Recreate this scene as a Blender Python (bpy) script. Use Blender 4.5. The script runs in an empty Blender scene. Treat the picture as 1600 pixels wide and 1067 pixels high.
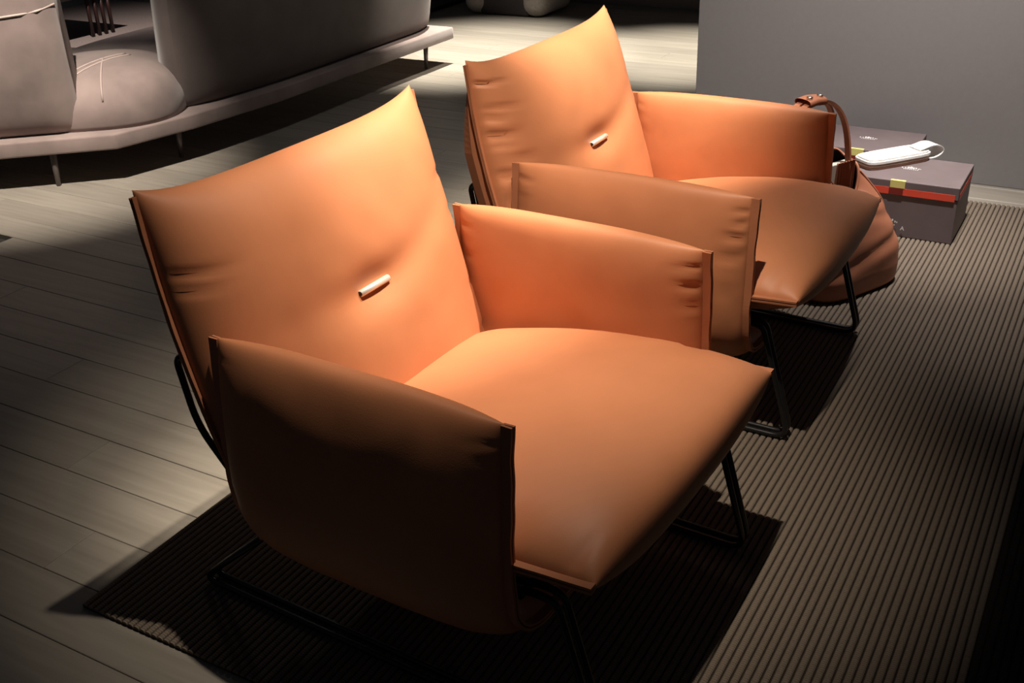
import bpy, bmesh, math, random
from mathutils import Vector, Matrix, noise

scn = bpy.context.scene
col = scn.collection
R = math.radians

# ------------------------------------------------------------------ camera
CAM_H = 1.5
FPX, PITCH, ROLL, YAW = 1698.5, R(27.272), R(2.2587), R(-30.5516)
def camera_axes():
    cy, sy = math.cos(YAW), math.sin(YAW)
    fwd = Vector((sy*math.cos(PITCH), cy*math.cos(PITCH), -math.sin(PITCH)))
    right = Vector((cy, -sy, 0)); down = fwd.cross(right)
    c, s = math.cos(ROLL), math.sin(ROLL)
    return c*right+s*down, -s*right+c*down, fwd
_r, _d, _f = camera_axes()
cam_data = bpy.data.cameras.new('camera'); cam = bpy.data.objects.new('camera', cam_data); col.objects.link(cam)
cam_data.sensor_width = 36.0; cam_data.lens = FPX/1600*36.0; cam_data.clip_start = 0.02
m = Matrix.Identity(4)
for i in range(3):
    m[i][0], m[i][1], m[i][2] = _r[i], -_d[i], -_f[i]
m.translation = Vector((0, 0, CAM_H)); cam.matrix_world = m
scn.camera = cam

# ------------------------------------------------------------------ world, exposure, ceiling spots and an added fill
world = bpy.data.worlds.new('world'); scn.world = world; world.use_nodes = True
bgn = world.node_tree.nodes['Background']
bgn.inputs[0].default_value = (0.80, 0.85, 1.0, 1); bgn.inputs[1].default_value = 0.018
scn.view_settings.view_transform = 'Standard'; scn.view_settings.look = 'None'
scn.view_settings.gamma = 1.0; scn.view_settings.use_curve_mapping = False
scn.view_settings.exposure = 0.0

def spot(name, loc, aim, watts, size, blend=1.0, color=(1, .86, .70), radius=.02):
    l = bpy.data.lights.new(name, 'SPOT'); l.energy = watts; l.spot_size = R(size); l.spot_blend = blend
    l.color = color; l.shadow_soft_size = radius
    o = bpy.data.objects.new(name, l); col.objects.link(o); o.location = loc
    o.rotation_euler = (Vector(aim)-Vector(loc)).to_track_quat('-Z', 'Y').to_euler()
    return o
spot('ceiling_or_fill_spot', (-.72, 1.52, 2.85), (-1.18, 1.92, .2), 345, 49)
spot('ceiling_or_fill_spot', (-.76, 2.35, 2.85), (-1.28, 1.87, .64), 600, 24)
spot('ceiling_or_fill_spot', (-.86, 2.40, 2.85), (-1.42, 3.02, .66), 860, 35)
spot('ceiling_or_fill_spot', (-.55, 3.45, 2.85), (-.80, 4.20, .2), 330, 74, color=(1, .91, .85))
spot('ceiling_or_fill_spot', (-.45, 3.45, 2.85), (-.66, 3.85, .1), 380, 28, color=(1, .92, .84))
spot('ceiling_or_fill_spot', (-3.0, 2.25, 2.85), (-4.05, 2.95, .18), 720, 35, color=(1, .88, .76))
spot('ceiling_or_fill_spot', (-3.40, 5.55, 2.85), (-3.62, 5.85, 0), 1500, 44, color=(1, .92, .80))
spot('ceiling_or_fill_spot', (-2.3, 6.0, 2.85), (-2.4, 6.20, 0), 1200, 38, color=(1, .92, .80))
spot('ceiling_or_fill_spot', (-2.4, 4.7, 2.85), (-3.70, 5.36, .48), 300, 27, color=(1, .88, .76))
spot('ceiling_or_fill_spot', (-5.3, 4.6, 2.85), (-5.6, 4.8, .2), 420, 74, color=(1, .86, .8))
spot('ceiling_or_fill_spot', (-2.7, 4.0, 2.9), (-2.3, 3.8, .0), 30, 110, color=(1, .93, .86), radius=.12)  # unseen broad fill, added to lift the dim floor and room

# ------------------------------------------------------------------ materials
def nmat(name):
    mt = bpy.data.materials.new(name); mt.use_nodes = True
    nt = mt.node_tree; b = nt.nodes['Principled BSDF']
    return mt, nt, b
def lnk(nt, a, b): nt.links.new(a, b)
def simple(name, rgb, rough=.5, metal=0, spec=.5, noise_scale=None, bump=0, var=0.0, sheen=0, coord='Object', stretch=(1, 1, 1), detail=4):
    mt, nt, b = nmat(name)
    b.inputs['Base Color'].default_value = (*rgb, 1); b.inputs['Roughness'].default_value = rough
    b.inputs['Metallic'].default_value = metal; b.inputs['Specular IOR Level'].default_value = spec
    if sheen:
        b.inputs['Sheen Weight'].default_value = sheen; b.inputs['Sheen Roughness'].default_value = .45
    if noise_scale:
        tc = nt.nodes.new('ShaderNodeTexCoord'); mp = nt.nodes.new('ShaderNodeMapping')
        mp.inputs['Scale'].default_value = stretch
        nz = nt.nodes.new('ShaderNodeTexNoise'); nz.inputs['Scale'].default_value = noise_scale; nz.inputs['Detail'].default_value = detail
        lnk(nt, tc.outputs[coord], mp.inputs[0]); lnk(nt, mp.outputs[0], nz.inputs['Vector'])
        if var:
            rp = nt.nodes.new('ShaderNodeValToRGB')
            rp.color_ramp.elements[0].position = .3; rp.color_ramp.elements[1].position = .7
            rp.color_ramp.elements[0].color = (*[c*(1-var) for c in rgb], 1)
            rp.color_ramp.elements[1].color = (*[min(1, c*(1+var)) for c in rgb], 1)
            lnk(nt, nz.outputs['Fac'], rp.inputs[0]); lnk(nt, rp.outputs[0], b.inputs['Base Color'])
        if bump:
            bp = nt.nodes.new('ShaderNodeBump'); bp.inputs['Strength'].default_value = bump; bp.inputs['Distance'].default_value = .002
            lnk(nt, nz.outputs['Fac'], bp.inputs['Height']); lnk(nt, bp.outputs[0], b.inputs['Normal'])
    return mt

def leather(name, rgb, rough=.5):
    mt, nt, b = nmat(name)
    b.inputs['Roughness'].default_value = rough; b.inputs['Specular IOR Level'].default_value = .35
    tc = nt.nodes.new('ShaderNodeTexCoord')
    n1 = nt.nodes.new('ShaderNodeTexNoise'); n1.inputs['Scale'].default_value = 5; n1.inputs['Detail'].default_value = 5
    v = nt.nodes.new('ShaderNodeTexVoronoi'); v.inputs['Scale'].default_value = 420
    lnk(nt, tc.outputs['Object'], n1.inputs['Vector']); lnk(nt, tc.outputs['Object'], v.inputs['Vector'])
    rp = nt.nodes.new('ShaderNodeValToRGB')
    rp.color_ramp.elements[0].position = .3; rp.color_ramp.elements[1].position = .75
    rp.color_ramp.elements[0].color = (*[c*.92 for c in rgb], 1); rp.color_ramp.elements[1].color = (*[c*1.07 for c in rgb], 1)
    lnk(nt, n1.outputs['Fac'], rp.inputs[0]); lnk(nt, rp.outputs[0], b.inputs['Base Color'])
    bp = nt.nodes.new('ShaderNodeBump'); bp.inputs['Strength'].default_value = .10; bp.inputs['Distance'].default_value = .0006
    lnk(nt, v.outputs['Distance'], bp.inputs['Height']); lnk(nt, bp.outputs[0], b.inputs['Normal'])
    return mt

def wood_floor(name):
    mt, nt, b = nmat(name)
    tc = nt.nodes.new('ShaderNodeTexCoord'); oi = nt.nodes.new('ShaderNodeObjectInfo')
    mp = nt.nodes.new('ShaderNodeMapping'); mp.inputs['Scale'].default_value = (.8, 14, 1)
    add = nt.nodes.new('ShaderNodeVectorMath'); add.operation = 'MULTIPLY_ADD'
    add.inputs[1].default_value = (7, 31, 13)
    cmb = nt.nodes.new('ShaderNodeCombineXYZ')
    for k in range(3): lnk(nt, oi.outputs['Random'], cmb.inputs[k])
    lnk(nt, cmb.outputs[0], add.inputs[0]); lnk(nt, tc.outputs['Object'], add.inputs[2]); lnk(nt, add.outputs[0], mp.inputs[0])
    nz = nt.nodes.new('ShaderNodeTexNoise'); nz.inputs['Scale'].default_value = 3.5; nz.inputs['Detail'].default_value = 7; nz.inputs['Distortion'].default_value = .3
    lnk(nt, mp.outputs[0], nz.inputs['Vector'])
    rp = nt.nodes.new('ShaderNodeValToRGB'); e = rp.color_ramp.elements
    e[0].position = .25; e[0].color = (.235, .212, .178, 1); e[1].position = .75; e[1].color = (.315, .288, .245, 1)
    lnk(nt, nz.outputs['Fac'], rp.inputs[0])
    hsv = nt.nodes.new('ShaderNodeHueSaturation'); mr = nt.nodes.new('ShaderNodeMapRange')
    mr.inputs['To Min'].default_value = .90; mr.inputs['To Max'].default_value = 1.08
    lnk(nt, oi.outputs['Random'], mr.inputs['Value']); lnk(nt, mr.outputs[0], hsv.inputs['Value']); lnk(nt, rp.outputs[0], hsv.inputs['Color'])
    lnk(nt, hsv.outputs[0], b.inputs['Base Color'])
    b.inputs['Roughness'].default_value = .42; b.inputs['Specular IOR Level'].default_value = .4
    bp = nt.nodes.new('ShaderNodeBump'); bp.inputs['Strength'].default_value = .12; bp.inputs['Distance'].default_value = .001
    lnk(nt, nz.outputs['Fac'], bp.inputs['Height']); lnk(nt, bp.outputs[0], b.inputs['Normal'])
    return mt

def rug_rib(name, rgb):
    mt, nt, b = nmat(name)
    tc = nt.nodes.new('ShaderNodeTexCoord')
    mp = nt.nodes.new('ShaderNodeMapping'); mp.inputs['Scale'].default_value = (220, 110, 1)
    nz = nt.nodes.new('ShaderNodeTexNoise'); nz.inputs['Scale'].default_value = 1; nz.inputs['Detail'].default_value = 2
    lnk(nt, tc.outputs['Object'], mp.inputs[0]); lnk(nt, mp.outputs[0], nz.inputs['Vector'])
    w = nt.nodes.new('ShaderNodeTexWave'); w.bands_direction = 'Y'; w.inputs['Scale'].default_value = 55; w.inputs['Distortion'].default_value = 2.5; w.inputs['Detail'].default_value = 1
    w.inputs['Detail Scale'].default_value = 30
    lnk(nt, tc.outputs['Object'], w.inputs['Vector'])
    ad = nt.nodes.new('ShaderNodeMath'); ad.operation = 'ADD'; lnk(nt, nz.outputs['Fac'], ad.inputs[0]); lnk(nt, w.outputs['Fac'], ad.inputs[1])
    rp = nt.nodes.new('ShaderNodeValToRGB'); e = rp.color_ramp.elements
    e[0].position = .25; e[0].color = (*[c*.62 for c in rgb], 1); e[1].position = .9; e[1].color = (*[c*1.12 for c in rgb], 1)
    hf = nt.nodes.new('ShaderNodeMath'); hf.operation = 'MULTIPLY'; hf.inputs[1].default_value = .6
    lnk(nt, ad.outputs[0], hf.inputs[0]); lnk(nt, hf.outputs[0], rp.inputs[0]); lnk(nt, rp.outputs[0], b.inputs['Base Color'])
    b.inputs['Roughness'].default_value = .95; b.inputs['Specular IOR Level'].default_value = .1
    bp = nt.nodes.new('ShaderNodeBump'); bp.inputs['Strength'].default_value = .5; bp.inputs['Distance'].default_value = .002
    lnk(nt, ad.outputs[0], bp.inputs['Height']); lnk(nt, bp.outputs[0], b.inputs['Normal'])
    return mt

M = {}
M['leather'] = leather('cognac_leather', (.50, .194, .088), .52)
M['leather_edge'] = leather('cognac_leather_edge', (.40, .155, .075), .6)
M['bag'] = leather('bag_leather', (.40, .155, .085), .5)
M['bag_dark'] = simple('bag_lining', (.035, .022, .018), .9)
M['rod'] = simple('black_rod', (.010, .010, .011), .32, 0, .5)
M['bar'] = simple('satin_nickel', (.90, .84, .76), .36, .55)
M['snap'] = simple('snap_metal', (.85, .83, .78), .25, 1)
M['floor'] = wood_floor('limed_oak')
M['subfloor'] = simple('subfloor', (.03, .027, .024), .9)
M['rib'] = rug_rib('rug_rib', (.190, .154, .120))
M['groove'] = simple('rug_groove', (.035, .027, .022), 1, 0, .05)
M['rib_shade'] = rug_rib('shade_strip_rib', (.022, .019, .017))  # near-black so the strip beside the rug reads as shade
M['wall'] = simple('wall_paint', (.30, .285, .285), .75, 0, .3, 60, .05, .02)
M['wall_far'] = simple('far_wall_paint', (.20, .18, .17), .8)
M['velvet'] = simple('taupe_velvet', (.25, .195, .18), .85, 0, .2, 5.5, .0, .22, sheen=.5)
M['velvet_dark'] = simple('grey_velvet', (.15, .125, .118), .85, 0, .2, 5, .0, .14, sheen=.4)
M['piping'] = simple('sofa_piping', (.42, .34, .31), .7)
M['sofa_leg'] = simple('sofa_leg', (.16, .14, .13), .4, .6)
M['box'] = simple('box_card', (.150, .118, .122), .55, 0, .45, 9, .03, .10)
M['red'] = simple('red_band', (.78, .085, .045), .5)
M['red_dark'] = simple('dark_red_seal', (.20, .022, .018), .4)
M['yellow'] = simple('yellow_tab', (.72, .66, .22), .6)
M['ink'] = simple('white_print', (.85, .84, .82), .6)
M['white'] = simple('white_leather', (.80, .79, .76), .5, 0, .4, 200, .05)
M['cream'] = simple('cream_leather', (.70, .55, .42), .55)
M['tan'] = simple('tan_leather', (.45, .24, .15), .55)
M['paper'] = simple('cream_paper', (.78, .70, .60), .8)
M['black'] = simple('black_stain', (.018, .013, .012), .45)
M['brown_leg'] = simple('dark_brown_wood', (.035, .014, .012), .4)
M['plush'] = simple('pale_plush', (.36, .32, .29), .95, 0, .1, 60, .4, .12, sheen=.5)
M['charcoal'] = simple('charcoal_fabric', (.055, .048, .050), .9)
M['pinkish'] = simple('dusty_pink_cloth', (.38, .22, .20), .9)
M['carpet'] = simple('pale_carpet', (.26, .22, .20), .95, 0, .1, 90, .4, .15)
M['grey_panel'] = simple('grey_panel', (.085, .08, .078), .6)

# ------------------------------------------------------------------ helpers
def mesh_obj(name, verts, faces, mats, parent=None, smooth=False, midx=None):
    me = bpy.data.meshes.new(name); me.from_pydata([tuple(v) for v in verts], [], faces); me.update()
    if not isinstance(mats, (list, tuple)): mats = [mats]
    for q in mats: me.materials.append(M[q])
    if midx: me.polygons.foreach_set('material_index', midx)
    if smooth: me.polygons.foreach_set('use_smooth', [True]*len(me.polygons))
    o = bpy.data.objects.new(name, me); col.objects.link(o)
    if parent: o.parent = parent
    return o
def from_bm(name, bm, mat, parent=None, smooth=False):
    bmesh.ops.recalc_face_normals(bm, faces=bm.faces)
    me = bpy.data.meshes.new(name); bm.to_mesh(me); bm.free(); me.materials.append(M[mat])
    if smooth: me.polygons.foreach_set('use_smooth', [True]*len(me.polygons))
    o = bpy.data.objects.new(name, me); col.objects.link(o)
    if parent: o.parent = parent
    return o
def thing(name, label, cat, loc=(0, 0, 0), rz=0, group=None):
    o = bpy.data.objects.new(name, None); col.objects.link(o); o.empty_display_size = .1
    o.location = loc; o.rotation_euler = (0, 0, rz); return tag(o, label, cat, group)
def tag(o, label, cat, group=None):
    o['label'] = label; o['category'] = cat
    if group: o['group'] = group
    return o
def struct(o): o['kind'] = 'structure'; return o
def box(name, lo, hi, mat, parent=None, bev=0.0, seg=2, smooth=False):
    bm = bmesh.new(); bmesh.ops.create_cube(bm, size=1)
    for v in bm.verts:
        v.co = Vector([(lo[k]+hi[k])/2+v.co[k]*(hi[k]-lo[k]) for k in range(3)])
    if bev: bmesh.ops.bevel(bm, geom=bm.edges[:]+bm.verts[:], offset=bev, segments=seg, profile=.5, affect='EDGES')
    return from_bm(name, bm, mat, parent, smooth)
def fillet(pts, rad, n=6):
    pts = [Vector(p) for p in pts]; out = [pts[0]]
    for i in range(1, len(pts)-1):
        a, b, c = pts[i-1], pts[i], pts[i+1]
        d1 = (a-b); d2 = (c-b); r = min(rad, d1.length*.45, d2.length*.45)
        p0 = b+d1.normalized()*r; p1 = b+d2.normalized()*r
        for k in range(n+1):
            t = k/n; out.append((1-t)**2*p0+2*t*(1-t)*b+t*t*p1)
    out.append(pts[-1]); return out
def tube(name, pts, r, mat, parent=None, n=10, closed=False, r2=None):
    vs = []; fs = []; k = len(pts); pts = [Vector(p) for p in pts]
    up = None
    for i, p in enumerate(pts):
        t = (pts[min(i+1, k-1)]-pts[max(i-1, 0)]).normalized()
        if up is None:
            up = t.orthogonal().normalized()
        up = (up-t*up.dot(t)).normalized(); s = t.cross(up)
        rr = r if r2 is None else r+(r2-r)*i/(k-1)
        for j in range(n):
            a = 2*math.pi*j/n; vs.append(p+up*(math.cos(a)*rr)+s*(math.sin(a)*rr))
    for i in range(k-1):
        for j in range(n):
            fs.append((i*n+j, i*n+(j+1) % n, (i+1)*n+(j+1) % n, (i+1)*n+j))
    fs.append(tuple(reversed(range(n)))); fs.append(tuple(range((k-1)*n, k*n)))
    return mesh_obj(name, vs, fs, mat, parent, True)
def ribbon(name, pts, sides, w, th, mat, parent=None, smooth=True):
    """flat strap along pts; sides = unit width vectors per point"""
    vs = []; fs = []; k = len(pts); pts = [Vector(p) for p in pts]
    for i, p in enumerate(pts):
        t = (pts[min(i+1, k-1)]-pts[max(i-1, 0)]).normalized(); s = Vector(sides[i] if isinstance(sides, list) else sides)
        s = (s-t*s.dot(t)).normalized(); n = t.cross(s)
        ww = w[i] if isinstance(w, list) else w
        for a, b in ((-1, -1), (1, -1), (1, 1), (-1, 1)): vs.append(p+s*(a*ww/2)+n*(b*th/2))
    for i in range(k-1):
        for j in range(4): fs.append((i*4+j, i*4+(j+1) % 4, (i+1)*4+(j+1) % 4, (i+1)*4+j))
    fs.append((3, 2, 1, 0)); fs.append(tuple((k-1)*4+j for j in range(4)))
    return mesh_obj(name, vs, fs, mat, parent, False)
def spline(pts, n):
    """Catmull-Rom resample of 2-D points to n+1 samples"""
    P = [Vector(p) for p in pts]; P = [2*P[0]-P[1]]+P+[2*P[-1]-P[-2]]
    out = []; segs = len(P)-3
    for i in range(n+1):
        u = i/n*segs; k = min(int(u), segs-1); t = u-k
        a, b, c, d = P[k:k+4]
        out.append(.5*((2*b)+(c-a)*t+(2*a-5*b+4*c-d)*t*t+(3*b-a-3*c+d)*t**3))
    return out
class Path2:
    def __init__(s, pts):
        q = spline([(p[0], p[1], 0) for p in pts], 200); L = [0]
        for i in range(200): L.append(L[-1]+(q[i+1]-q[i]).length)
        s.q = q; s.L = L; s.len = L[-1]
    def at(s, d):
        q, L = s.q, s.L
        if d <= 0: t = (q[1]-q[0]).normalized(); p = q[0]+t*d
        elif d >= s.len: t = (q[-1]-q[-2]).normalized(); p = q[-1]+t*(d-s.len)
        else:
            import bisect
            i = max(0, min(199, bisect.bisect_left(L, d)-1)); f = (d-L[i])/(L[i+1]-L[i])
            p = q[i].lerp(q[i+1], f)
            i0, i1 = max(0, i-4), min(200, i+5); t = (q[i1]-q[i0]).normalized()
        return p, t

def pillow(name, parent, path, S, to3d, Df, Db, flip, mat='leather', NS=84, NT=112, ex=2.4, wexp=(2.6, .55), ext=None, puckers=(), carve=None, seed=0, wmin=.035):
    """stuffed leather sleeve: a closed section swept across width -S..S, pinched flat at both ends.
    path runs along the section; Df/Db half depths on the +normal/-normal side."""
    vs = []; fs = []; rnd = random.Random(seed)
    for i in range(NS+1):
        u = -math.cos(math.pi*i/NS)           # denser towards the ends
        u = .55*u+.45*(2*i/NS-1); s = u*S
        w = max(wmin, (1-abs(u)**wexp[0])**wexp[1]) if abs(u) < 1 else wmin
        e0, e1 = ext(u) if ext else (0, 0)
        d0, d1 = -e0, path.len+e1
        for j in range(NT):
            th = 2*math.pi*j/NT; c, sn = math.cos(th), math.sin(th)
            t = math.copysign(abs(sn)**(2/ex), sn); dd = math.copysign(abs(c)**(2/ex), c)
            d = d0+(d1-d0)*(t+1)/2; qn = (t+1)/2
            p, tg = path.at(d); nrm = Vector((tg.y, -tg.x, 0))*flip
            D = (Df if dd > 0 else Db)*dd*w
            edge = S-abs(s)
            if dd > 0 or True:
                for (qk, sig, lam, amp, side, face) in puckers:
                    if side*s > 0 and face*dd > 0:
                        D -= face*amp*math.exp(-((qn-qk-(.06*edge/S))/sig)**2)*math.exp(-((edge-.018)/lam)**2)*min(1, abs(dd)*1.5)*min(1, edge/.012)
            if carve and dd > 0: D -= carve(s, d, qn)*min(1, dd*1.5)
            ns = noise.noise(Vector((s*6+seed*7, d*6, dd*1.5+seed)))*.0035*w + noise.noise(Vector((s*17+seed*3, d*13, seed+dd)))*.0012*w
            D += ns*(1 if dd > 0 else -1)*min(1, abs(dd)*2)
            p = p+nrm*D
            vs.append(to3d(s, p.x, p.y))
    for i in range(NS):
        for j in range(NT):
            fs.append((i*NT+j, i*NT+(j+1) % NT, (i+1)*NT+(j+1) % NT, (i+1)*NT+j))
    fs.append(tuple(reversed(range(NT)))); fs.append(tuple(range(NS*NT, (NS+1)*NT)))
    o = mesh_obj(name, vs, fs, mat, parent, True)
    bm = bmesh.new(); bm.from_mesh(o.data); bmesh.ops.recalc_face_normals(bm, faces=bm.faces); bm.to_mesh(o.data); bm.free()
    return o
def flange(parent, path, S, side, to3d, flip, e0, e1, width=.016, seed=0, mat='leather_edge', gap=.0016, th=.0046):
    """two sewn leather lips standing off the pinched end of a cushion"""
    vs = []; fs = []; N = 60; rnd = random.Random(seed); ph = rnd.random()*6
    for lip in (-1, 1):
        base = len(vs)
        for i in range(N+1):
            d = -e0+(path.len+e0+e1)*i/N; p, tg = path.at(d); nrm = Vector((tg.y, -tg.x, 0))*flip
            wv = .0008*math.sin(i*.35+ph)+.0005*math.sin(i*.8+ph*2)
            for (ds, dn) in ((-.004, lip*gap*.4), (width+wv, lip*gap+wv*.4), (width+wv, lip*(gap+th)+wv*.4), (-.004, lip*(gap*.6+th))):
                q = p+nrm*dn; vs.append(to3d(side*(S+ds), q.x, q.y))
        for i in range(N):
            for j in range(4):
                fs.append((base+i*4+j, base+i*4+(j+1) % 4, base+(i+1)*4+(j+1) % 4, base+(i+1)*4+j))
        fs.append(tuple(base+q for q in (3, 2, 1, 0))); fs.append(tuple(base+N*4+q for q in range(4)))
    o = mesh_obj('seam_flange', vs, fs, mat, parent)
    bm = bmesh.new(); bm.from_mesh(o.data); bmesh.ops.recalc_face_normals(bm, faces=bm.faces); bm.to_mesh(o.data); bm.free()
    return o

# ------------------------------------------------------------------ setting: floor, walls
floor = struct(mesh_obj('floor', [(-9.5, -.5, -.03), (2, -.5, -.03), (2, 8.2, -.03), (-9.5, 8.2, -.03), (-9.5, -.5, -.02), (2, -.5, -.02), (2, 8.2, -.02), (-9.5, 8.2, -.02)],
               [(0, 3, 2, 1), (4, 5, 6, 7), (0, 1, 5, 4), (1, 2, 6, 5), (2, 3, 7, 6), (3, 0, 4, 7)], 'subfloor'))
def plank_mesh(L, W):
    bm = bmesh.new(); bmesh.ops.create_cube(bm, size=1)
    for v in bm.verts: v.co = Vector((v.co.x*L, v.co.y*W, v.co.z*.02-.01))
    es = [e for e in bm.edges if all(v.co.z > -.005 for v in e.verts)]
    bmesh.ops.bevel(bm, geom=es, offset=.0012, segments=1, affect='EDGES')
    bmesh.ops.recalc_face_normals(bm, faces=bm.faces)
    me = bpy.data.meshes.new('plank'); bm.to_mesh(me); bm.free(); me.materials.append(M['floor']); return me
PW, PL = .1465, 2.2
pm = plank_mesh(PL-.0016, PW-.0016)
rnd = random.Random(4)
for r in range(-3, 45):
    yc = .969+PW*(r+.5)
    if yc > 7.6: break
    x = -9.0+rnd.random()*PL
    off = [.0, .37, .71, .18, .55][r % 5]*PL+rnd.uniform(-.15, .15)
    x = -9.2+off
    while x < .9:
        xc = x+PL/2
        under_rug = 1.15 < yc < 4.2 and x > -1.62
        behind = yc > 4.75 and x > -1.2
        far_left = xc < -4.6-2.2*(yc-1)*.35 and yc < 3
        if not (under_rug or behind or (yc < 1.1 and x > -.6) or (yc < 2.6 and x+PL < -3.6)):
            o = bpy.data.objects.new('plank', pm); col.objects.link(o); o.parent = floor; o.location = (xc, yc, rnd.uniform(-.0004, .0002))
        x += PL
struct(box('wall_back', (-1.675, 4.508, 0), (2.2, 4.62, 3.0), 'wall', bev=.003))
struct(box('wall_far', (-9.5, 7.56, -.02), (2.2, 7.68, 3.0), 'wall_far'))

# ------------------------------------------------------------------ rug and painted shade strip
def ribbed_rug(name, label, x0, x1, y0, y1, pitch, ribm, group=None):
    t = thing(name, label, 'rug', ((x0+x1)/2, (y0+y1)/2, 0))
    hx, hy = (x1-x0)/2, (y1-y0)/2
    box('backing', (-hx, -hy, 0), (hx, hy, .006), 'groove', t, .002, 1)
    n = round((x1-x0)/pitch); p = (x1-x0)/n; vs = []; fs = []
    for i in range(n):
        c = -hx+(i+.5)*p; b = len(vs)
        prof = ((-.42, .0058), (-.38, .0092), (-.24, .0112), (0, .0118), (.24, .0112), (.38, .0092), (.42, .0058))
        for y in (-hy, hy):
            for (a, z) in prof: vs.append((c+a*p, y, z))
        k = len(prof)
        for j in range(k-1): fs.append((b+j, b+j+1, b+k+j+1, b+k+j))
        fs.append(tuple(b+j for j in reversed(range(k)))); fs.append(tuple(b+k+j for j in range(k)))
    o = mesh_obj('woven_rib', vs, fs, ribm, t); o['kind'] = 'stuff'
    return t
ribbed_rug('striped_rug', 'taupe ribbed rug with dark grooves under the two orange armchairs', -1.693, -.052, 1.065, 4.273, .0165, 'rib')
ribbed_rug('shade_strip', 'near-black ribbed strip painted as shade along the side of the taupe rug', -.0518, .95, .9, 4.2, .0165, 'rib_shade')  # shade along the rug's side, put in as a dark ribbed strip

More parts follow.
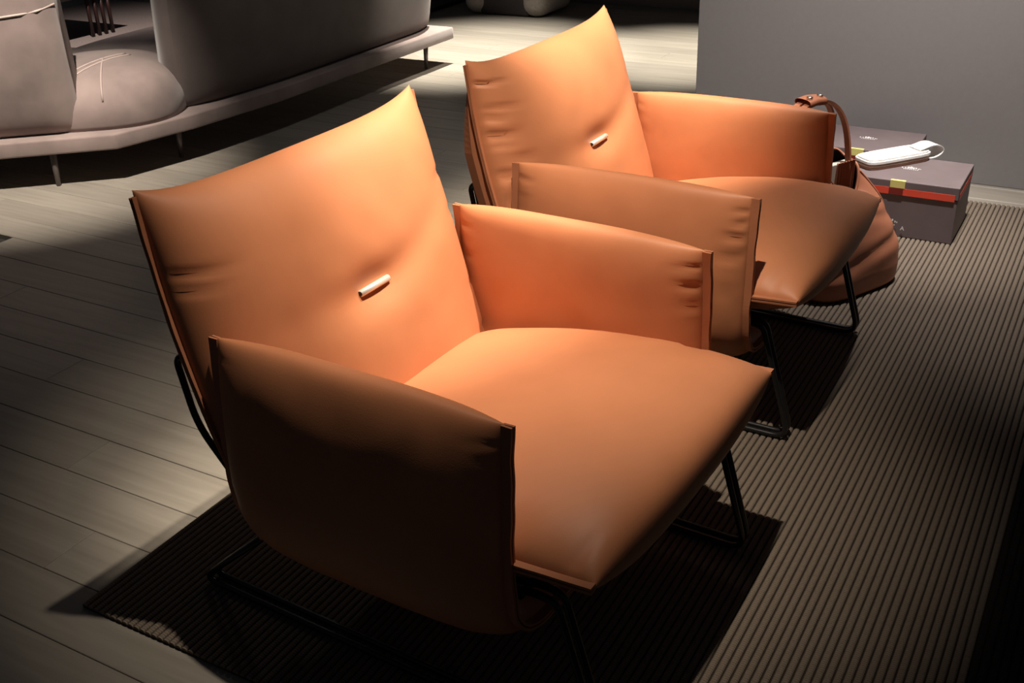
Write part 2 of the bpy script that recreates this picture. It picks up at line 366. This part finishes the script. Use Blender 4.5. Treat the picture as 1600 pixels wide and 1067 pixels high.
# ------------------------------------------------------------------ armchairs
def armchair(label, loc, rz, seed, near_puckers, arm_fit, strength, shell=.03):
    t = thing('armchair', label, 'armchair', loc, rz, 'orange leather armchairs on the rug')
    rnd = random.Random(seed)
    S = .376
    # seat: section in x-z, width along y
    XZ = lambda s, a, b: (a, s, b)
    seat_path = Path2([(-.24, .322), (-.10, .355), (.06, .385), (.20, .403), (.35, .413), (.462, .420)])
    seat_ext = lambda u: (0, .020*(1-abs(u)**2.2))
    pk = [(rnd.uniform(.55, .97), .016, .05, .004, sd, 1) for sd in (-1, 1) for _ in range(4)]
    st = pillow('seat_cushion', t, seat_path, S, XZ, .100, .100, -1, ext=seat_ext, puckers=pk, seed=seed+1, wexp=(3.4, .52), ex=3.0)
    for sd in (-1, 1): flange(st, seat_path, S, sd, XZ, -1, 0, 0, seed=seed+sd, width=.013)
    # back
    back_path = Path2([(-.232, .258), (-.262, .335), (-.325, .50), (-.378, .70), (-.408, .895)])
    h0 = .268+.0826; SB = .386
    def carve(s, d, q):
        v = .013*math.exp(-(s/.075)**2-((d-h0)/.040)**2)
        hl = h0+(.9*s*s+.10*s if s > 0 else .25*s*s)
        v += .011*math.exp(-((d-hl)/.042)**2)*math.exp(-(s/.24)**2)
        v += .006*math.exp(-((d-hl-.03)/.10)**2)*math.exp(-(s/.2)**2)
        return v
    pb = [(.876*a[0]+.124, a[1]*.88)+tuple(a[2:]) for a in near_puckers]+[(rnd.uniform(.1, .9), .014, .06, .006, 1, 1) for _ in range(4)]
    bk = pillow('back_cushion', t, back_path, SB, XZ, .143, .042, 1, ext=lambda u: (.03*(1-abs(u)**4), -.012*(1-abs(u)**3)+.018*abs(u)**6), puckers=pb, carve=carve, seed=seed+5, wexp=(3.0, .52), ex=2.25, NS=110, NT=160)
    for sd in (-1, 1): flange(bk, back_path, SB, sd, XZ, 1, 0, .006, seed=seed+3*sd, width=.008, gap=.0008, th=.0038)
    # slim upholstered shell behind the cushion
    vs = []; fs = []; N = 40
    for i in range(N+1):
        p, tg = back_path.at(back_path.len*.955*i/N); nr = Vector((tg.y, -tg.x, 0))
        f = min(1, (N-i)/12)**.8; dep = .003+shell*f
        for yy, dd in ((-.384, -.003), (-.387, -dep*.5), (-.375, -dep), (0, -dep-.012*f), (.375, -dep), (.387, -dep*.5), (.384, -.003)):
            q = p+nr*dd; vs.append((q.x, yy, q.y))
    for i in range(N):
        for j in range(7): fs.append((i*7+j, i*7+(j+1) % 7, (i+1)*7+(j+1) % 7, (i+1)*7+j))
    fs.append((6, 5, 4, 3, 2, 1, 0)); fs.append(tuple(N*7+j for j in range(7)))
    sh = mesh_obj('back_shell', vs, fs, 'leather_edge', t)
    bm = bmesh.new(); bm.from_mesh(sh.data); bmesh.ops.recalc_face_normals(bm, faces=bm.faces); bm.to_mesh(sh.data); bm.free()
    # nickel bar
    bp, bt = back_path.at(h0); bp = bp+Vector((bt.y, -bt.x, 0))*(.143-carve(0, h0, .5)+.006)
    bx, bz = bp.x, bp.y
    bar = tube('button_bar', [(bx, -.044, bz), (bx, .044, bz)], .0072, 'bar', bk, 16)
    for sd in (-1, 1): tube('bar_end', [(bx, sd*.0435, bz), (bx, sd*.0448, bz)], .0050, 'rod', bar, 12)
    # arms: section in y-z, width along x
    for sd in (-1, 1):
        dx, half = arm_fit[sd]
        YZ = lambda s, a, b, sd=sd, dx=dx: (s+dx, sd*a, b)
        ap = Path2([(.372, .656), (.380, .56), (.386, .45), (.387, .36), (.370, .285), (.318, .243), (.20, .232)])
        pa = []
        for e in (-1, 1):
            for f in (-1, 1):
                strong = strength.get((sd, e), .4)
                q = rnd.uniform(.05, .09)
                while q < .62:
                    pa.append((q, rnd.uniform(.006, .011), rnd.uniform(.016, .040), strong*rnd.uniform(.003, .0075), e, f))
                    q += rnd.uniform(.035, .085)
        ar = pillow('arm_cushion', t, ap, half, YZ, .058, .050, 1 if True else -1, ext=lambda u: (.012*(1-abs(u)**3)+.004, 0), puckers=pa, seed=seed+9+sd, wexp=(4.2, .55), ex=2.6)
        for e in (-1, 1): flange(ar, ap, half, e, YZ, 1, .003, 0, seed=seed+7*e+sd, width=.015)
    # sled frame: two rods each side
    for sd in (-1, 1):
        for yy in (.335, .311):
            y = sd*yy; z0 = .0195
            p = fillet([(-.39, y, .572), (-.452, y, .565), (-.425, y, .42), (-.28, y, .250), (-.05, y, .245), (.335, y, .325), (.372, y, .318), (.458, y, z0), (-.500, y, z0), (-.25, y, .240)], .045, 8)
            tube('sled_rod', p, .0068, 'rod', t, 10)
    tube('cross_rod', [(-.26, -.335, .245), (-.26, .335, .245)], .0068, 'rod', t, 10)
    tube('cross_rod', [(.30, -.335, .305), (.30, .335, .305)], .0068, 'rod', t, 10)
    return t
armchair('orange leather armchair with smooth back edge, farther from the leather bag', (-1.0, 1.553, 0), R(-2.6), 11,
         [(.74, .016, .06, .007, -1, 1), (.69, .011, .05, .006, -1, 1), (.30, .02, .10, .006, -1, 1)], {-1: (.014, .296), 1: (.012, .296)}, {(1, 1): .8, (-1, 1): .35, (-1, -1): .25})
ch2 = armchair('orange leather armchair with puckered back seam, beside the leather bag', (-1.03, 2.657, 0), R(-1.0), 37,
         [(q, .006+.005*((k*7) % 5)/4, .032+.026*((k*3) % 4)/3, .010+.009*((k*5) % 3)/2, -1, 1) for k, q in enumerate((.18, .27, .33, .37, .49, .55, .63, .67, .75, .79, .90))], {-1: (.032, .308), 1: (.004, .296)}, {(-1, 1): 1.5, (-1, -1): .8, (1, 1): .8}, .06)
ch2.scale = (1, 1, .978)

# ------------------------------------------------------------------ gift boxes
def text_mesh(name, s, size, mat, parent, mw):
    cu = bpy.data.curves.new(name, 'FONT'); cu.body = s; cu.size = size; cu.align_x = 'CENTER'; cu.align_y = 'CENTER'; cu.extrude = .0002
    tmp = bpy.data.objects.new(name+'_tmp', cu); col.objects.link(tmp)
    bpy.context.view_layer.update()
    me = bpy.data.meshes.new_from_object(tmp.evaluated_get(bpy.context.evaluated_depsgraph_get()))
    bpy.data.objects.remove(tmp); me.materials.clear(); me.materials.append(M[mat])
    o = bpy.data.objects.new(name, me); col.objects.link(o); o.parent = parent; o.matrix_local = mw; return o
def emblem(parent, mw, w):
    """small printed crest: a bar of dabs over a thin line"""
    bm = bmesh.new()
    def q(x, y, sx, sy):
        r = bmesh.ops.create_cube(bm, size=1)
        for v in r['verts']: v.co = Vector((x+v.co.x*sx, y+v.co.y*sy, v.co.z*.0004))
    for (x, y, sx, sy) in ((-.5, .0, .07, .10), (-.33, .02, .06, .12), (-.17, .07, .10, .24), (-.02, .09, .12, .30), (.12, .05, .09, .20), (.26, .08, .08, .12), (.42, .0, .06, .10), (.52, -.02, .05, .08)):
        q(x*w, y*w, sx*w, sy*w)
    for k in range(8): q((-.38+k*.11)*w, -.20*w, .06*w, .07*w)
    o = from_bm('printed_logo', bm, 'ink', parent); o.matrix_local = mw; return o
def gift_box(label, x0, x1, y0, y1, h, front):
    cx, cy = (x0+x1)/2, (y0+y1)/2; hx, hy = (x1-x0)/2, (y1-y0)/2
    t = thing('gift_box', label, 'box', (cx, cy, .0118), 0, 'dark boxes against the wall')
    z1 = h-.0118
    box('box_base', (-hx+.002, -hy+.002, 0), (hx-.002, hy-.002, z1-.046), 'box', t, .002, 2)
    box('lid', (-hx, -hy, z1-.045), (hx, hy, z1), 'box', t, .0025, 2)
    b = box('red_band', (-hx+.0007, -hy+.0007, z1-.052), (hx-.0007, hy-.0007, z1-.0455), 'red', t)
    band = box('red_band', (-hx+.02, -hy-.0008, z1-.050), (hx-.012, -hy+.002, z1-.026), 'red', t)
    box('red_band', (hx-.002, -hy+.02, z1-.050), (hx+.0008, hy-.02, z1-.026), 'red', t)
    bpy.data.objects.remove(b)
    lx = front
    box('yellow_tab', (lx-.025, -hy-.0014, z1-.025), (lx+.025, -hy+.0, z1+.0008), 'yellow', t)
    box('yellow_tab', (lx-.025, -hy-.0014, z1+.0002), (lx+.025, -hy+.012, z1+.0010), 'yellow', t)
    box('seal', (lx-.027, -hy-.0016, z1-.050), (lx+.021, -hy-.0002, z1-.026), 'red_dark', t)
    emblem(t, Matrix.Translation((0, .01, z1+.0004)), .062)
    fx = Matrix.Translation((0, -hy-.0002, z1*.5-.045)) @ Matrix.Rotation(R(90), 4, 'X')
    return t, fx
b1, fx = gift_box('dark mauve box with red band and yellow tab, in front of its twin', -.83, -.447, 3.788, 4.078, .216, -.013)
emblem(b1, Matrix.Translation((-.03, -.1468, .055)) @ Matrix.Rotation(R(90), 4, 'X'), .06)
text_mesh('printed_letter', 'A', .022, 'ink', b1, Matrix.Translation((.022, -.1466, .033)) @ Matrix.Rotation(R(90), 4, 'X'))
gift_box('dark mauve box standing against the grey wall behind the other box', -1.055, -.670, 4.092, 4.388, .216, -.005)

# white folded case lying across the boxes
ang = math.atan2(4.07-3.86, -.62+.79)
wc = thing('folded_case', 'white leather case with layered edge and loop strap on the front box', 'case', (-.715, 3.985, .217), ang)
def slab(name, hx, hy, z0, z1, mat, bev, dx=0, dy=0):
    bm = bmesh.new(); n = 24; vs = []
    out = []
    for i in range(n):
        a = 2*math.pi*i/n; ex = 5
        out.append((dx+math.copysign(abs(math.cos(a))**(2/ex), math.cos(a))*hx, dy+math.copysign(abs(math.sin(a))**(2/ex), math.sin(a))*hy))
    f = bm.faces.new([bm.verts.new((x, y, z0)) for x, y in out]); r = bmesh.ops.extrude_face_region(bm, geom=[f])
    for v in r['geom']:
        if isinstance(v, bmesh.types.BMVert): v.co.z = z1
    bmesh.ops.recalc_face_normals(bm, faces=bm.faces)
    bmesh.ops.bevel(bm, geom=[e for e in bm.edges if abs(e.verts[0].co.z-e.verts[1].co.z) < 1e-6 and e.verts[0].co.z > (z0+z1)/2], offset=bev, segments=2, affect='EDGES')
    return from_bm(name, bm, mat, wc)
slab('bottom_layer', .135, .052, .000, .010, 'tan', .002)
slab('middle_layer', .138, .054, .0105, .016, 'cream', .002)
slab('inner_layer', .133, .050, .0162, .021, 'tan', .001)
slab('top_cover', .140, .056, .0212, .036, 'white', .006)
lp = []
for k in range(25):
    a = -math.pi*.62+math.pi*1.24*k/24
    lp.append((.150+.048*math.cos(a), -.005, .026+.024*math.sin(a)))
lp = [(.10, -.005, .008)]+lp[0:]+[(.09, -.005, .040)]
ribbon('loop_strap', lp, (0, 1, 0), .062, .003, 'white', wc)

# ------------------------------------------------------------------ leather bag
def make_bag():
    d = Vector((.457, .889, 0)).normalized()
    t = thing('leather_bag', 'slouching cognac leather bag with two handles joined by a snapped wrap', 'bag', (-.737, 3.328, .0125), math.atan2(d.y, d.x))
    # local x = length, local y = -(facing) ; visible face is local -y
    lv = [(.0, .185, .135), (.012, .195, .145), (.06, .200, .150), (.12, .198, .148), (.18, .186, .138), (.24, .168, .122), (.30, .147, .104), (.35, .128, .086), (.39, .115, .070), (.415, .110, .064)]
    NZ = 40; NA = 96; vs = []; fs = []
    zz = [.415*k/NZ for k in range(NZ+1)]
    def prof(z):
        for k in range(len(lv)-1):
            if lv[k][0] <= z <= lv[k+1][0]:
                f = (z-lv[k][0])/(lv[k+1][0]-lv[k][0]); return [lv[k][j]*(1-f)+lv[k+1][j]*f for j in (1, 2)]
        return lv[-1][1:]
    def ringpt(a, z, off=0):
        A, B = prof(z); ex = 3.6
        x = math.copysign(abs(math.cos(a))**(2/ex), math.cos(a))*(A-off); y = math.copysign(abs(math.sin(a))**(2/ex), math.sin(a))*(B-off)
        f = z/.415; w = math.sin(math.pi*f)**.8
        # slouch folds
        fold = .010*w*math.exp(-((z-.13-.05*x/.2)/.020)**2)+.008*w*math.exp(-((z-.27+.25*x)/.022)**2)
        nx = noise.noise(Vector((x*9, y*9, z*10)))*.007*w
        r = 1+(nx-fold)/max(.05, math.hypot(x, y))
        aa = a if a <= math.pi else a-2*math.pi
        dz = -.02*f*f*math.exp(-(aa/.5)**2)-.12*f**4*math.exp(-((aa+1.15)/.70)**2)
        return (x*r-.045*f*f, y*r+.035*f*f, z+dz)
    for z in zz:
        for j in range(NA): vs.append(ringpt(2*math.pi*j/NA, z))
    for z in reversed(zz[8:]):
        for j in range(NA): vs.append(ringpt(2*math.pi*j/NA, z, .004))
    rows = len(vs)//NA; mi = []
    for i in range(rows-1):
        for j in range(NA):
            fs.append((i*NA+j, i*NA+(j+1) % NA, (i+1)*NA+(j+1) % NA, (i+1)*NA+j)); mi.append(0 if i <= NZ else 1)
    fs.append(tuple(reversed(range(NA)))); mi.append(0)
    fs.append(tuple((rows-1)*NA+j for j in range(NA))); mi.append(1)
    body = mesh_obj('bag_body', vs, fs, ['bag', 'bag_dark'], t, True, mi)
    # seam piping down the far corner and rim binding
    tube('piping', [Vector(ringpt(-.42, .402*k/30+.006))*1.004 for k in range(31)], .0035, 'bag', body, 8)
    rim = [ringpt(2*math.pi*j/60, .413) for j in range(61)]
    tube('rim_binding', rim, .0042, 'bag', body, 8)
    # pleated gusset flap standing inside the mouth
    vs = []; fs = []
    for i in range(13):
        x = -.03+.075*i/12; zig = .02+(.008 if i % 2 else -.008)
        vs += [(x, -.012+zig, .25), (x+.004, -.006+zig*.6, .395)]
    for i in range(12): fs.append((2*i, 2*i+2, 2*i+3, 2*i+1))
    g = mesh_obj('gusset', vs, fs, 'bag', body)
    sm = g.modifiers.new('thickness', 'SOLIDIFY'); sm.thickness = .003
    # handles
    for sd in (-1, 1):
        P = []
        for k in range(41):
            a = math.pi*k/40
            x = -.135*math.cos(a); h = math.sin(a)**.62
            P.append((x-.10, .060+sd*(.045*(1-h)+.013*h), .37+.228*h))
        P = [(P[0][0]+.01, P[0][1], .30)]+P+[(P[-1][0]+.01, P[-1][1], .30)]
        ribbon('handle', P, (0, 1, 0), .020, .0075, 'bag', t)
    wr = []
    n = 20; vs = []; fs = []
    for xi, x in enumerate((-.036, -.028, 0, .028, .036)):
        for j in range(n):
            a = 2*math.pi*j/n; e = 3
            vs.append((x-.112, .060+math.copysign(abs(math.cos(a))**(2/e), math.cos(a))*.032, .599-abs(x)*.10+math.copysign(abs(math.sin(a))**(2/e), math.sin(a))*.014))
    for i in range(4):
        for j in range(n): fs.append((i*n+j, i*n+(j+1) % n, (i+1)*n+(j+1) % n, (i+1)*n+j))
    wrap = mesh_obj('handle_wrap', vs, fs, 'bag', t, True)
    for x in (-.022, .022):
        tube('snap', [(x-.112, .046, .610), (x-.112, .046, .6165)], .0095, 'snap', wrap, 14)
    return t
make_bag()
nb = box('notebook', (-.012, -.05, 0), (.012, .05, .29), 'paper', bev=.003); nb.location = (-.770, 3.335, .110); nb.rotation_euler = (R(-2), 0, R(-25))
tag(nb, 'cream notebook standing upright inside the open leather bag', 'notebook')

# ------------------------------------------------------------------ sectional sofa
def extrude_outline(name, pts, z0, z1, mat, parent, bev=.02, seg=3, smooth=True):
    bm = bmesh.new(); f = bm.faces.new([bm.verts.new((x, y, z0)) for x, y in pts])
    r = bmesh.ops.extrude_face_region(bm, geom=[f])
    for v in r['geom']:
        if isinstance(v, bmesh.types.BMVert): v.co.z = z1
    bmesh.ops.recalc_face_normals(bm, faces=bm.faces)
    if bev: bmesh.ops.bevel(bm, geom=bm.edges[:], offset=bev, segments=seg, profile=.5, affect='EDGES')
    return from_bm(name, bm, mat, parent, smooth)
sofa = thing('sectional_sofa', 'taupe velvet sectional sofa on a thin upholstered platform with slender legs', 'sofa', (-4.2, 4.0, 0))
O = Vector((-4.2, 4.0, 0))
def loc(pts): return [(x-O.x, y-O.y) for x, y in pts]
outer = [(-3.585, 5.535), (-3.60, 4.6), (-3.605, 4.0), (-3.665, 3.46), (-3.755, 3.09), (-4.12, 2.78), (-5.0, 2.06)]
inner = [(-5.65, 2.80), (-4.95, 3.45), (-4.62, 3.95), (-4.60, 5.535)]
extrude_outline('platform', loc(outer+inner), .148, .216, 'velvet', sofa, .009)
def back_panel(name, base, thick, z0, z1, lean, mat, nrm_sign=1, bulge=.03):
    """upholstered back following the polyline base (outer bottom edge)"""
    P = spline([(x-O.x, y-O.y, 0) for x, y in base], 48); k = len(P); prof = []
    n = 36; vs = []; fs = []
    for i, p in enumerate(P):
        t = (P[min(i+1, k-1)]-P[max(i-1, 0)]).normalized(); nr = Vector((t.y, -t.x, 0))*nrm_sign     # towards outside
        end = min(i, k-1-i)/6.0; sh = 1-(1-min(1, end))**2.2*.55
        for j in range(n):
            a = 2*math.pi*j/n; e = 6
            u = math.copysign(abs(math.cos(a))**(2/e), math.cos(a)); v = math.copysign(abs(math.sin(a))**(2/e), math.sin(a))
            zz = (v+1)/2; off = -thick/2+u*thick/2*sh+lean*zz+bulge*math.sin(math.pi*zz)*(1 if u > 0 else -.5)*sh
            q = p+nr*off; vs.append((q.x, q.y, z0+(z1-z0)*zz))
    for i in range(k-1):
        for j in range(n): fs.append((i*n+j, i*n+(j+1) % n, (i+1)*n+(j+1) % n, (i+1)*n+j))
    fs.append(tuple(reversed(range(n)))); fs.append(tuple(range((k-1)*n, k*n)))
    o = mesh_obj(name, vs, fs, mat, sofa, True)
    bm = bmesh.new(); bm.from_mesh(o.data); bmesh.ops.recalc_face_normals(bm, faces=bm.faces); bm.to_mesh(o.data); bm.free()
    return o
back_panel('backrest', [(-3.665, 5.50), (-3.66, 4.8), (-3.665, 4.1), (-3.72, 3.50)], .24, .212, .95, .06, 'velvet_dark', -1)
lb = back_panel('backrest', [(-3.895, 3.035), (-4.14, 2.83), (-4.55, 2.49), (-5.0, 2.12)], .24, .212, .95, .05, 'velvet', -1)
# seam roll across the upper backrest
bpy.context.view_layer.update(); pts = []
for k in range(25):
    f = k/24; x, y = -3.83-1.1*f-O.x, 2.955-.92*f-O.y; nr = Vector((.64, -.77, 0))
    ok, hit, hn, _ = lb.ray_cast(Vector((x, y, .755-.10*f**.6+.02*f))+nr*.5, -nr)
    if ok: pts.append(hit+hn*.001)
if len(pts) > 3: tube('piping', pts, .005, 'piping', lb, 8)
# corner seat cushion bulging out between the backs
def blob_cushion(name, cx, cy, hx, hy, z0, z1, rz, mat, ex=2.6, ez=2.4):
    vs = []; fs = []; NU, NV = 56, 28
    c, s = math.cos(rz), math.sin(rz)
    for i in range(NV+1):
        ph = -math.pi/2+math.pi*i/NV; cr = max(.0, math.cos(ph))**(2/ez); sr = math.copysign(abs(math.sin(ph))**(2/ez), math.sin(ph))
        for j in range(NU):
            a = 2*math.pi*j/NU
            x = math.copysign(abs(math.cos(a))**(2/ex), math.cos(a))*hx*cr; y = math.copysign(abs(math.sin(a))**(2/ex), math.sin(a))*hy*cr
            vs.append((cx+c*x-s*y-O.x, cy+s*x+c*y-O.y, max(.212, z0+(z1-z0)*(sr+1)/2)))
    for i in range(NV):
        for j in range(NU): fs.append((i*NU+j, i*NU+(j+1) % NU, (i+1)*NU+(j+1) % NU, (i+1)*NU+j))
    o = mesh_obj(name, vs, fs, mat, sofa, True)
    bm = bmesh.new(); bm.from_mesh(o.data); bmesh.ops.remove_doubles(bm, verts=bm.verts, dist=1e-5); bmesh.ops.recalc_face_normals(bm, faces=bm.faces); bm.to_mesh(o.data); bm.free()
    return o
cs = blob_cushion('seat_cushion', -4.10, 3.37, .365, .365, .07, .468, R(38), 'velvet')
def drape_piping(p0, p1, n=16, r=.0042):
    """piping laid on the cushion surface between two plan points"""
    dg = bpy.context.evaluated_depsgraph_get(); bpy.context.view_layer.update(); pts = []
    for k in range(n+1):
        x = p0[0]+(p1[0]-p0[0])*k/n-O.x; y = p0[1]+(p1[1]-p0[1])*k/n-O.y
        ok, hit, nr, _ = cs.ray_cast(Vector((x, y, 2)), Vector((0, 0, -1)))
        if ok: pts.append(hit+nr*.001)
    if len(pts) > 2: tube('piping', pts, r, 'piping', cs, 6)
bpy.context.view_layer.update()
drape_piping((-3.795, 3.085), (-4.02, 3.33)); drape_piping((-4.00, 3.10), (-3.98, 3.45)); drape_piping((-4.03, 3.10), (-4.01, 3.45))
blob_cushion('seat_cushion', -4.28, 4.25, .42, .85, .20, .43, 0, 'velvet', 5, 3)
blob_cushion('seat_cushion', -4.72, 3.15, .60, .42, .20, .43, R(40), 'velvet', 5, 3)
for x, y in ((-3.997, 2.939), (-3.79, 3.469), (-3.681, 5.361), (-4.5, 5.40), (-4.75, 3.6), (-4.95, 2.2)):
    tube('leg', [(x-O.x, y-O.y, 0), (x-O.x+.008, y-O.y, .155)], .010, 'sofa_leg', sofa, 12, r2=.016)

# ------------------------------------------------------------------ things far behind
tb = thing('side_table', 'black side table carried on a row of thin dark legs behind the sofa', 'table', (-6.39, 5.34, .012))
box('tabletop', (-.60, -.40, .275), (.03, .20, .295), 'black', tb, .004)
for k in range(4): tube('leg', [(-.01+.005*k, -.08+.055*k, 0), (-.01+.005*k, -.08+.055*k, .276)], .013, 'brown_leg', tb, 8)
tag(box('pale_carpet', (-7.6, 4.4, 0), (-4.9, 6.4, .012), 'carpet', bev=.003), 'pale carpet under the black side table behind the sofa', 'rug')
bn = thing('low_bench', 'grey low bench with dusty pink cushion beyond the side table', 'bench', (-7.4, 7.05, 0))
box('base', (-.9, -.3, 0), (1.3, .3, .22), 'charcoal', bn, .01); box('cushion', (-.9, -.32, .22), (1.3, .3, .34), 'pinkish', bn, .03, 3, True)
pf = thing('ottoman', 'plush ottoman with pale rounded ends and a charcoal middle by the far wall', 'ottoman', (-4.05, 7.15, 0))
box('middle', (-.20, -.22, .0), (.20, .22, .36), 'charcoal', pf, .02, 3, True)
for sd in (-1, 1):
    q = box('plush_end', (sd*.24-.10, -.25, .0), (sd*.24+.10, .25, .38), 'plush', pf, .09, 5, True)
tag(box('dark_plinth', (-5.95, 6.75, 0), (-4.62, 7.5, .03), 'black', bev=.004), 'flat dark plinth beside the plush ottoman', 'plinth')
